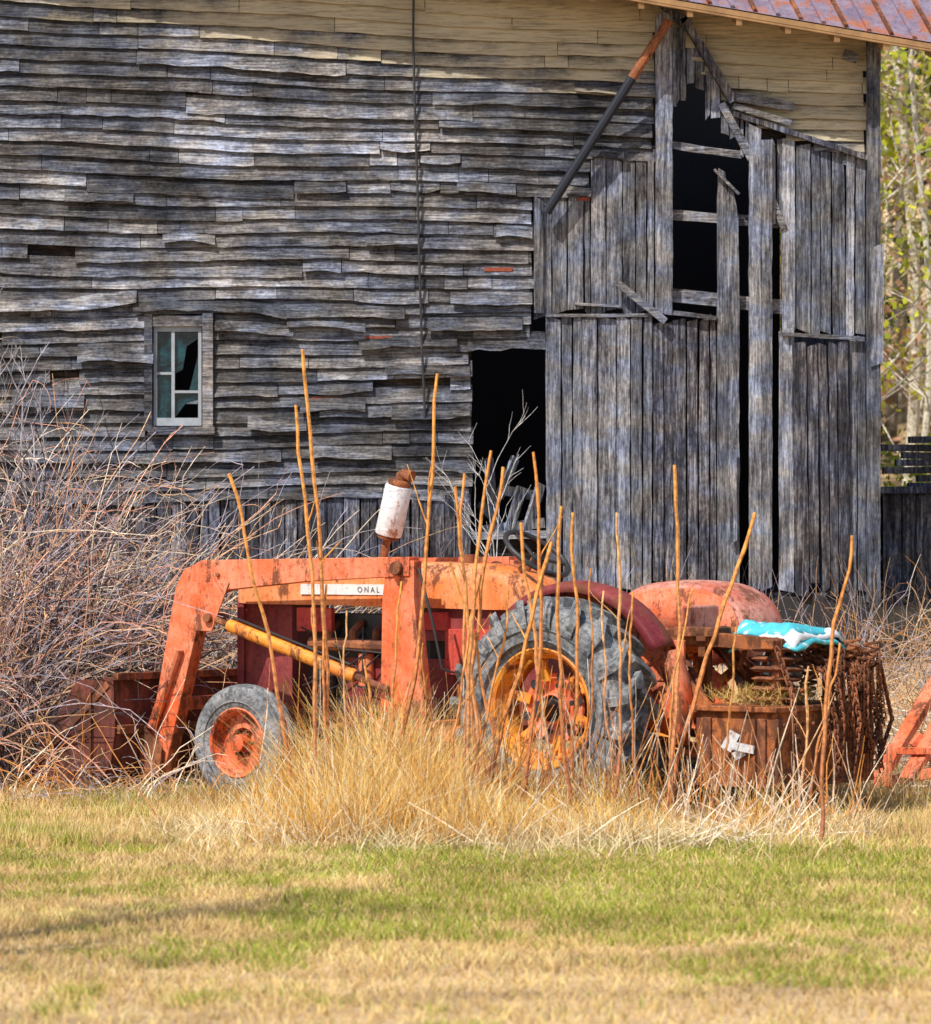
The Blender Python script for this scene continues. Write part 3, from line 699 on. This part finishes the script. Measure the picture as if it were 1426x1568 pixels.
for L in range(3):
    N=16; g=[]
    for i in range(N+1):
        for j in range(N+1):
            u=i/N-.5; v=j/N-.5
            e=max(0,(abs(u)-.36)*2.0)+max(0,(abs(v)-.36)*2.0)
            zz=1.125+.036*L+.05*mnoise.noise((u*3+L*.4,v*3,L*.3))+.015*mnoise.noise((u*9,v*9,L))-e*(.14+.05*L)
            g.append(TL(-1.20+u*(.50-.02*L)+.02*L, .02+v*(.58+.03*L)-.03*L, zz))
    cl.add(g,[(i*(N+1)+j,(i+1)*(N+1)+j,(i+1)*(N+1)+j+1,i*(N+1)+j+1) for i in range(N) for j in range(N)],0 if L!=1 else 1,True)
cl.obj('folded_tarp',[cm.mat,plain('cloth_white',(.75,.75,.74),.8,.1)],None,solid=.018)
pl=MB(); 
for (lx,z,w_,h_,r_) in [(-1.14,.50,.07,.12,.5),(-1.24,.46,.13,.05,.2),(-1.20,.42,.05,.07,1.1)]: pl.box(TL(lx,.575+.06*w_,z),(w_,.006,h_),Matrix.Rotation(r_,3,'Y'))
pl.obj('paper_scrap',[M_white],None)
# ---------------- stems
def cane(mb,base,dr,L,r,n=9,droop=.1,wig=.15,col=(.5,.35,.2,1),sides=3,tip=.35,col2=None):
    p=Vector(base); d=Vector(dr).normalized(); pts=[p.copy()]; st=L/n
    for i in range(n):
        d=d+Vector((random.gauss(0,wig),random.gauss(0,wig),random.gauss(0,wig)-droop)); d.normalize(); p=p+d*st
        if p.z<.02: p.z=.02
        pts.append(p.copy())
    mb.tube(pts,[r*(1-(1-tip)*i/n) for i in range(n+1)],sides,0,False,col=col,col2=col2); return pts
def vc(c,v=.25):
    k=random.uniform(1-v,1+v); return (c[0]*k,c[1]*k,c[2]*k,1)
def dk4(c,k): return (c[0]*k,c[1]*k,c[2]*k,1)
tan=(.80,.48,.25); pink=(.78,.40,.27); grey=(.44,.37,.40); org=(.74,.31,.08); pale=(.86,.70,.52); dark=(.06,.045,.055)
br=MB()
def gz(x,y): return float(zg(x,y))
for i in range(1750):
    y=random.uniform(2.4,5.8); d=y+25; px=random.gauss(50,130)
    if px>285 or px<-260: continue
    if px>40 and y<4.0 and random.random()<.93: continue
    x=(px-713)*d/F; base=(x,y,gz(x,y)-.02)
    hmax=float(np.interp(px,[-260,0,160,230,290],[2.5,2.25,2.1,1.6,.9]))
    L=random.uniform(.45,1.0)*hmax*1.25; c=vc(random.choice([tan,pink,pink,grey,grey,dark,dark,pale]))
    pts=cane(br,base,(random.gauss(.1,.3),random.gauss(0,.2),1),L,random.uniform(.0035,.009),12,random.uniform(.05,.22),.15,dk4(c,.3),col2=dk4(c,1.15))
    for k in range(random.randint(1,4)):
        q=random.choice(pts[4:]); cane(br,q,(random.gauss(0,.8),random.gauss(0,.5),random.uniform(-.2,.8)),random.uniform(.15,.6),random.uniform(.0022,.0045),6,.12,.22,c)
for i in range(1000):
    y=random.uniform(3.9,6.2); d=y+25; px=random.uniform(-250,300); x=(px-713)*d/F
    cane(br,(x,y,gz(x,y)),(random.gauss(0,.7),random.gauss(0,.4),1),random.uniform(.4,1.3),.006,8,.1,.25,vc(random.choice([grey,dark,dark,dark])))
for i in range(150):
    px=random.uniform(0,340); y=random.uniform(.9,2.4); d=y+25; x=(px-713)*d/F
    cane(br,(x,y,gz(x,y)),(random.gauss(-.1,.5),random.gauss(0,.3),1),random.uniform(.25,.95),random.uniform(.003,.006),9,.14,.18,vc(random.choice([tan,org,pale,grey])))
for i in range(42):
    px=random.uniform(230,450); y=random.uniform(4.2,5.8); d=y+25; x=(px-713)*d/F
    cane(br,(x,y,gz(x,y)),(random.uniform(.0,.7),0,1),random.uniform(1.4,2.2),.006,14,random.uniform(.07,.15),.06,vc(random.choice([tan,grey,pale])))
br.obj('bramble_thicket',[M_twig])
def sapling(name,px,d,H,col,n=1,r=.02,lean=(0,0),levs=3):
    mb=MB(); x=(px-713)*d/F; y=d-25; z=gz(x,y)
    def rec(p,dr,L,r,lev):
        pts=cane(mb,p,dr,L,r,8,-.02,.07,vc(col,.15),4,.4)
        if lev<levs:
            for k in range(5 if lev<2 else 4):
                i=random.randint(3,8); q=pts[i]; dd=(pts[i]-pts[i-1]).normalized()
                a=random.uniform(0,6.28); nd=dd+Vector((math.cos(a)*.8,math.sin(a)*.5,.2)); rec(q,nd,L*random.uniform(.25,.42),r*.5,lev+1)
    for i in range(n): rec((x+random.gauss(0,.05),y+random.gauss(0,.05),z),(lean[0]+random.gauss(0,.08),lean[1],1),H*random.uniform(.8,1.1),r,0)
    mb.obj(name,[M_twig])
sapling('bare_sapling',-40,29.5,2.5,(.50,.46,.48),2,.015,(.08,0))
sapling('bare_sapling',20,30,2.3,(.50,.46,.48),2,.013,(.02,0))
sapling('bare_sapling',770,30.8,1.6,(.72,.70,.68),3,.007,(0,0),2)
sapling('bare_sapling',600,30.6,1.0,(.20,.17,.2),3,.006,(0,0),2)
sapling('bare_sapling',685,30.6,1.1,(.20,.17,.2),3,.006,(0,0),2)
wf=MB()
for i in range(650):
    px=random.uniform(230,1340); y=random.uniform(4.6,6.7); d=y+25; x=(px-713)*d/F
    cane(wf,(x,y,gz(x,y)),(random.gauss(0,.25),0,1),random.uniform(.3,1.0),random.uniform(.003,.005),6,.05,.1,vc(random.choice([tan,grey,dark,dark])))
wf.obj('barn_foot_weeds',[M_twig])
rb=MB()
for i in range(850):
    y=random.uniform(2.2,6.5) if random.random()<.75 else random.uniform(6.5,9); d=y+25; px=random.uniform(1270,1560) if y<6.4 else random.uniform(1350,1560); x=(px-713)*d/F
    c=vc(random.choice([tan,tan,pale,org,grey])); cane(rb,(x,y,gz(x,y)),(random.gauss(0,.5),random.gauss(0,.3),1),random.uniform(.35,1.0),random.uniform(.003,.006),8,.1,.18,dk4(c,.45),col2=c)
for i in range(90):
    y=random.uniform(1.5,4); d=y+25; px=random.uniform(1330,1480); x=(px-713)*d/F
    cane(rb,(x,y,gz(x,y)+random.uniform(.05,.3)),(random.gauss(0,1),random.gauss(0,.4),.1),random.uniform(.4,.9),.006,5,.02,.06,vc(pale))
rb.obj('dry_brush',[M_twig])
def clump():
    N=17000
    k=int(N*.66)
    px=np.concatenate([rng.normal(680,165,k),rng.uniform(330,1330,N-k)]); y=rng.uniform(-2.5,-.55,N); y=np.where((px>1010),rng.uniform(-2.0,-1.1,N),y)
    d=y+25; x=(px-713)*d/F
    hm=np.interp(px,[250,370,450,520,650,700,780,900,960,1050,1150,1330,1400],[.08,.22,.62,.84,.80,.68,.48,.42,.44,.32,.32,.22,.08])
    tuft=fbm(x*4.0,y*3,31); hm=hm*(.35+1.3*tuft)
    h=hm*rng.uniform(.12,1.0,N)**.9*np.interp(y,[-2.5,-1.2,-.5],[.5,.95,1.1])
    base=np.stack([x,y,zg(x,y)-.01],1); lean=rng.normal(0,.24,(N,2))*np.maximum(h,.15)[:,None]*1.6
    cs=np.array([[.95,.60,.18],[.90,.50,.12],[.95,.76,.40],[.66,.32,.08],[.95,.86,.60]]); c=cs[rng.choice(5,N,p=[.35,.27,.17,.09,.12])]*rng.uniform(.7,1.2,N)[:,None]
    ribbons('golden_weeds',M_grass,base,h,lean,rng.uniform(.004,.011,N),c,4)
    N=12000; px=np.concatenate([rng.normal(740,210,9000),rng.uniform(250,1340,3000)]); y=-1.4-np.abs(rng.normal(0,.75,N)); d=y+25; x=(px-713)*d/F
    mk=fbm(x*2.2,y*1.6,55)+.15*rng.normal(0,1,N)>.44+.10*np.clip((-y-2.2),0,2); px,y,d,x=px[mk],y[mk],d[mk],x[mk]; N=len(x)
    base=np.stack([x,y,zg(x,y)],1); lean=rng.normal(0,.14,(N,2)); h=rng.uniform(.02,.19,N)*(.3+1.2*fbm(x*3,y*3,8))
    c=np.array([.95,.76,.44])*rng.uniform(.6,1.15,N)[:,None]
    ribbons('matted_straw',M_grass,base,h,lean,rng.uniform(.005,.013,N),c,3)
    N=9000; px=rng.uniform(0,1420,N); y=rng.uniform(.2,3.2,N); d=y+25; x=(px-713)*d/F
    base=np.stack([x,y,zg(x,y)],1); h=rng.uniform(.06,.32,N)*np.interp(px,[0,300,400],[.5,.5,1]); lean=rng.normal(0,.1,(N,2))
    c=cs[rng.choice(5,N)]*rng.uniform(.4,.9,N)[:,None]
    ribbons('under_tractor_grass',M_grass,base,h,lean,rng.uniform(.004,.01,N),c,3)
clump()
tsb=MB()
ST=[((465,535),(505,1190)),((455,620),(478,1180)),((350,725),(455,1180)),((670,572),(590,1190)),((820,692),(800,1200)),((770,715),(700,1210)),((712,725),(745,1200)),((875,785),(870,1240)),((860,775),(880,1240)),((945,785),(935,1260)),((1033,712),(1020,1260)),((1157,785),(1010,1290)),((1305,820),(1256,1312)),((752,690),(720,1220)),((697,745),(735,1200)),((968,905),(985,1270)),((1062,900),(1020,1270)),((925,905),(960,1270)),((530,935),(560,1200)),((615,890),(600,1190)),((648,985),(640,1200)),((1290,985),(1240,1290)),((845,830),(720,1230)),((800,800),(845,1240)),((1130,960),(1085,1280)),((500,895),(520,1200)),((905,870),(885,1240)),((720,1040),(735,1230)),((780,905),(700,1240)),((1240,1020),(1215,1260)),((560,1010),(640,1230)),((690,860),(770,1240)),((735,880),(690,1230))]
for (tx,ty),(bx,by) in ST:
    d=random.uniform(23.3,24.0)
    if (tx,ty)==(1305,820): d=22.6
    tp=W(tx,ty,d); bp=W(bx,by,d); bp.z=-.01
    n=18; pts=[]; ph=random.uniform(0,6); am=random.uniform(.015,.06)*random.choice([-1,1]); sd=random.random()*90
    for i in range(n+1):
        t=i/n; p=bp.lerp(tp,t); bow=math.sin(t*math.pi)*am; p.x+=bow+.03*mnoise.noise((t*5,sd,0))+.010*mnoise.noise((t*17,sd,4)); p.y+=bow; pts.append(p)
    big=ty<870; r0=random.uniform(.010,.0135) if big else random.uniform(.006,.009)
    c1=vc(random.choice([(.50,.16,.09),(.56,.22,.12),(.66,.32,.16)]),.2); c2=vc(random.choice([(.85,.38,.09),(.80,.33,.08),(.86,.48,.20)]),.15)
    tsb.tube(pts,[r0*(1.05-.30*i/n)*(1+.25*random.random()) for i in range(n+1)],6,0,True,col=c1,col2=c2)
    if random.random()<.5:
        for k in range(random.randint(1,3)):
            q=pts[random.randint(4,13)]; cane(tsb,q,(random.gauss(0,.5),random.gauss(0,.4),1),random.uniform(.12,.4),r0*.45,5,0,.08,c2,4)
for i in range(220):
    px=random.gauss(760,200); y=random.uniform(-1.7,-.8); d=y+25; x=(px-713)*d/F
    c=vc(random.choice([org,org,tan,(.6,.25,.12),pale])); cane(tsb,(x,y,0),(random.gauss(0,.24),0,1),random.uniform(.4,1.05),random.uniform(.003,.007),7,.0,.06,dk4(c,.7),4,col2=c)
for i in range(140):
    px=random.uniform(1000,1340); y=random.uniform(-1.7,-1.0); d=y+25; x=(px-713)*d/F
    cane(tsb,(x,y,0),(random.gauss(0,.4),0,1),random.uniform(.2,.65),random.uniform(.003,.006),6,.02,.08,vc(random.choice([org,tan,pale])),4)
for i in range(110):
    px=random.uniform(450,1250); y=random.uniform(-2.6,-1.6); d=y+25; x=(px-713)*d/F
    cane(tsb,(x,y,.02),(random.gauss(0,1),0,.35),random.uniform(.2,.5),.006,4,.03,.05,vc(pale),4)
tsb.obj('tall_weed_stalks',[M_twig])
N=900; lx=rng.uniform(-1.42,-.9,N); ly=rng.uniform(-.1,.55,N)
base=np.stack([1.06-.8*lx-.598*ly,.68+.598*lx-.8*ly,.71+rng.random(N)*.09],1)
ribbons('hay_tuft',M_grass,base,rng.uniform(-.03,.08,N),rng.normal(0,.07,(N,2)),rng.uniform(.003,.007,N),np.array([.78,.52,.16])*rng.uniform(.6,1.3,N)[:,None],2)
im=empty('red_plow')
pb=MB()
Q=W
pb.bar(Q(1345,1195,26.6),Q(1440,1035,27.2),.10,.06,0); pb.bar(Q(1390,1195,26.3),Q(1450,1090,26.6),.12,.05,0)
pb.bar(Q(1342,1200,26.6),Q(1450,1180,26.2),.07,.07,0); pb.bar(Q(1375,1150,26.5),Q(1430,1150,26.3),.05,.05,0); pb.bar(Q(1400,1130,26.5),Q(1480,1200,26.6),.05,.1,0)
pb.bar(Q(1362,1205,26.4),Q(1362,1140,26.4),.03,.14,0)
pb.obj('plow_frame',[M_or],im,.006)
shd=MB(); 
x0=(1352-713)*36.2/F
x=x0
while x<x0+4:
    wd=random.uniform(.12,.2); zt=CAMZ-(752-HOR)*36.2/F+random.uniform(-.02,.02); zb=1.0; shd.box((x+wd/2,11.2+random.uniform(-.01,.01),(zt+zb)/2),(wd-.01,.03,zt-zb)); x+=wd
shd.box((x0+2,12.2,1.7),(4,.05,.9)); shd.bar((x0-.1,11.1,2.2),(x0+4,11.1,2.2),.1,.06)
shd.box((x0+2,11.75,2.17),(4.1,1.15,.04))
for i in range(7):
    shd.bar((x0+random.uniform(-.1,.4),11.4,2.24+.07*i),(x0+2.5,11.6,2.24+.07*i+random.uniform(-.05,.05)),.1,.06)
shd.obj('wooden_lean_to',[M_vdark])
def leafcloud(name,C,R,N,palette,size=(.03,.08),parent=None):
    C=np.asarray(C); k=rng.integers(0,len(C),N); p=C[k]+rng.normal(0,1,(N,3))*R[k][:,None]*np.array([1,1,.7])*.5
    s=rng.uniform(*size,N)[:,None]; a=rng.normal(0,1,(N,3)); a/=np.linalg.norm(a,axis=1)[:,None]; b=np.cross(a,rng.normal(0,1,(N,3))); b/=np.linalg.norm(b,axis=1)[:,None]
    V=np.stack([p-a*s-b*s*.6,p+a*s-b*s*.6,p+a*s+b*s*.6,p-a*s+b*s*.6],1).reshape(-1,3); Fc=np.arange(N*4).reshape(-1,4)
    pal=np.array(palette); ck=rng.integers(0,len(pal),len(C)); col=pal[ck[k]]*rng.uniform(.6,1.3,N)[:,None]
    return quadmesh(name,M_leaf,V,Fc,np.repeat(col,4,axis=0),parent)
pal=[(.55,.58,.04),(.62,.60,.06),(.38,.44,.05),(.42,.36,.16),(.60,.34,.20),(.30,.34,.09),(.45,.42,.30)]
def tree(name,x,y,H,r,col,dens=12):
    e=empty(name); mb=MB(); z=gz(x,y); P=[];c4=col+(1,)
    pts=[Vector((x+.12*math.sin(i*.9+x),y,z-.1+H*i/12)) for i in range(13)]
    mb.tube(pts,[r*(1-.8*i/12) for i in range(13)],8,0,col=c4)
    for k in range(26):
        t=random.uniform(.12 if dens else .4,.97); i=int(t*12); q=pts[i]; a=random.uniform(0,6.28); L=(1.15-t)*H*.22+.3
        bp=cane(mb,q,(math.cos(a),math.sin(a),.7),L,r*.25*(1.2-t),7,-.02,.12,c4,4)
        for w_ in range(4): 
            bq=cane(mb,random.choice(bp[2:]),(math.cos(a)+random.gauss(0,.7),math.sin(a)+random.gauss(0,.7),.5),L*.45,r*.08,5,0,.15,c4,3); P.append(bq[-1]); P.append(bq[2])
    mb.obj('trunk_and_limbs',[M_bark],e)
    if dens:
        P=np.array([tuple(p) for p in P]); leafcloud('foliage',P,np.full(len(P),.5),int(len(P)*dens),pal[:5],(.02,.05),e)
tcol=[(.60,.54,.42),(.46,.38,.30),(.66,.62,.50),(.30,.25,.20)]
for x,y,H,r in [(4.45,20.5,11,.05),(4.9,24,13,.09),(5.35,22,12,.05),(5.75,27,14,.09),(6.3,23,12,.08),(7.3,26,13,.11),(8.6,24,12,.09),(10.5,28,14,.12),(3.6,26,13,.1)]:
    tree('birch_tree',x,y,H,r,random.choice(tcol))
# bare tree off to the left whose shadow falls across the lawn
tree('bare_roadside_tree',-5.25,-11.9,9.5,.24,(.3,.26,.22),0)
C=[];R=[]
for i in range(1500):
    y=random.uniform(32,62); x=random.uniform(-4,26); C.append((x,y,gz(x,y)+random.uniform(0,1)**.8*16)); R.append(random.uniform(.5,1.3))
df=empty('distant_forest')
leafcloud('foliage_mass',np.array(C),np.array(R),85000,pal+[(.12,.15,.05),(.28,.24,.16),(.20,.17,.12),(.08,.10,.04),(.09,.11,.05)],(.05,.12),df)
tm=MB()
for i in range(170):
    y=random.uniform(31,58); x=random.uniform(-3,24); z=gz(x,y); l=random.gauss(0,.3)
    tm.tube([(x,y,z-.1),(x+l*.5,y,z+6),(x+l,y,z+16)],[.12,.09,.04],6,0,col=vc(random.choice(tcol),.2))
tm.obj('trunks',[M_bark],df)
C=np.array([(random.uniform(3.8,7.5),random.uniform(13,17),0) for i in range(60)]); C[:,2]=zg(C[:,0],C[:,1])+rng.uniform(.3,1.3,60)
leafcloud('yellow_shrub',C,np.full(60,.45),4500,[(.72,.70,.03),(.6,.6,.06),(.42,.48,.08)],(.02,.045))
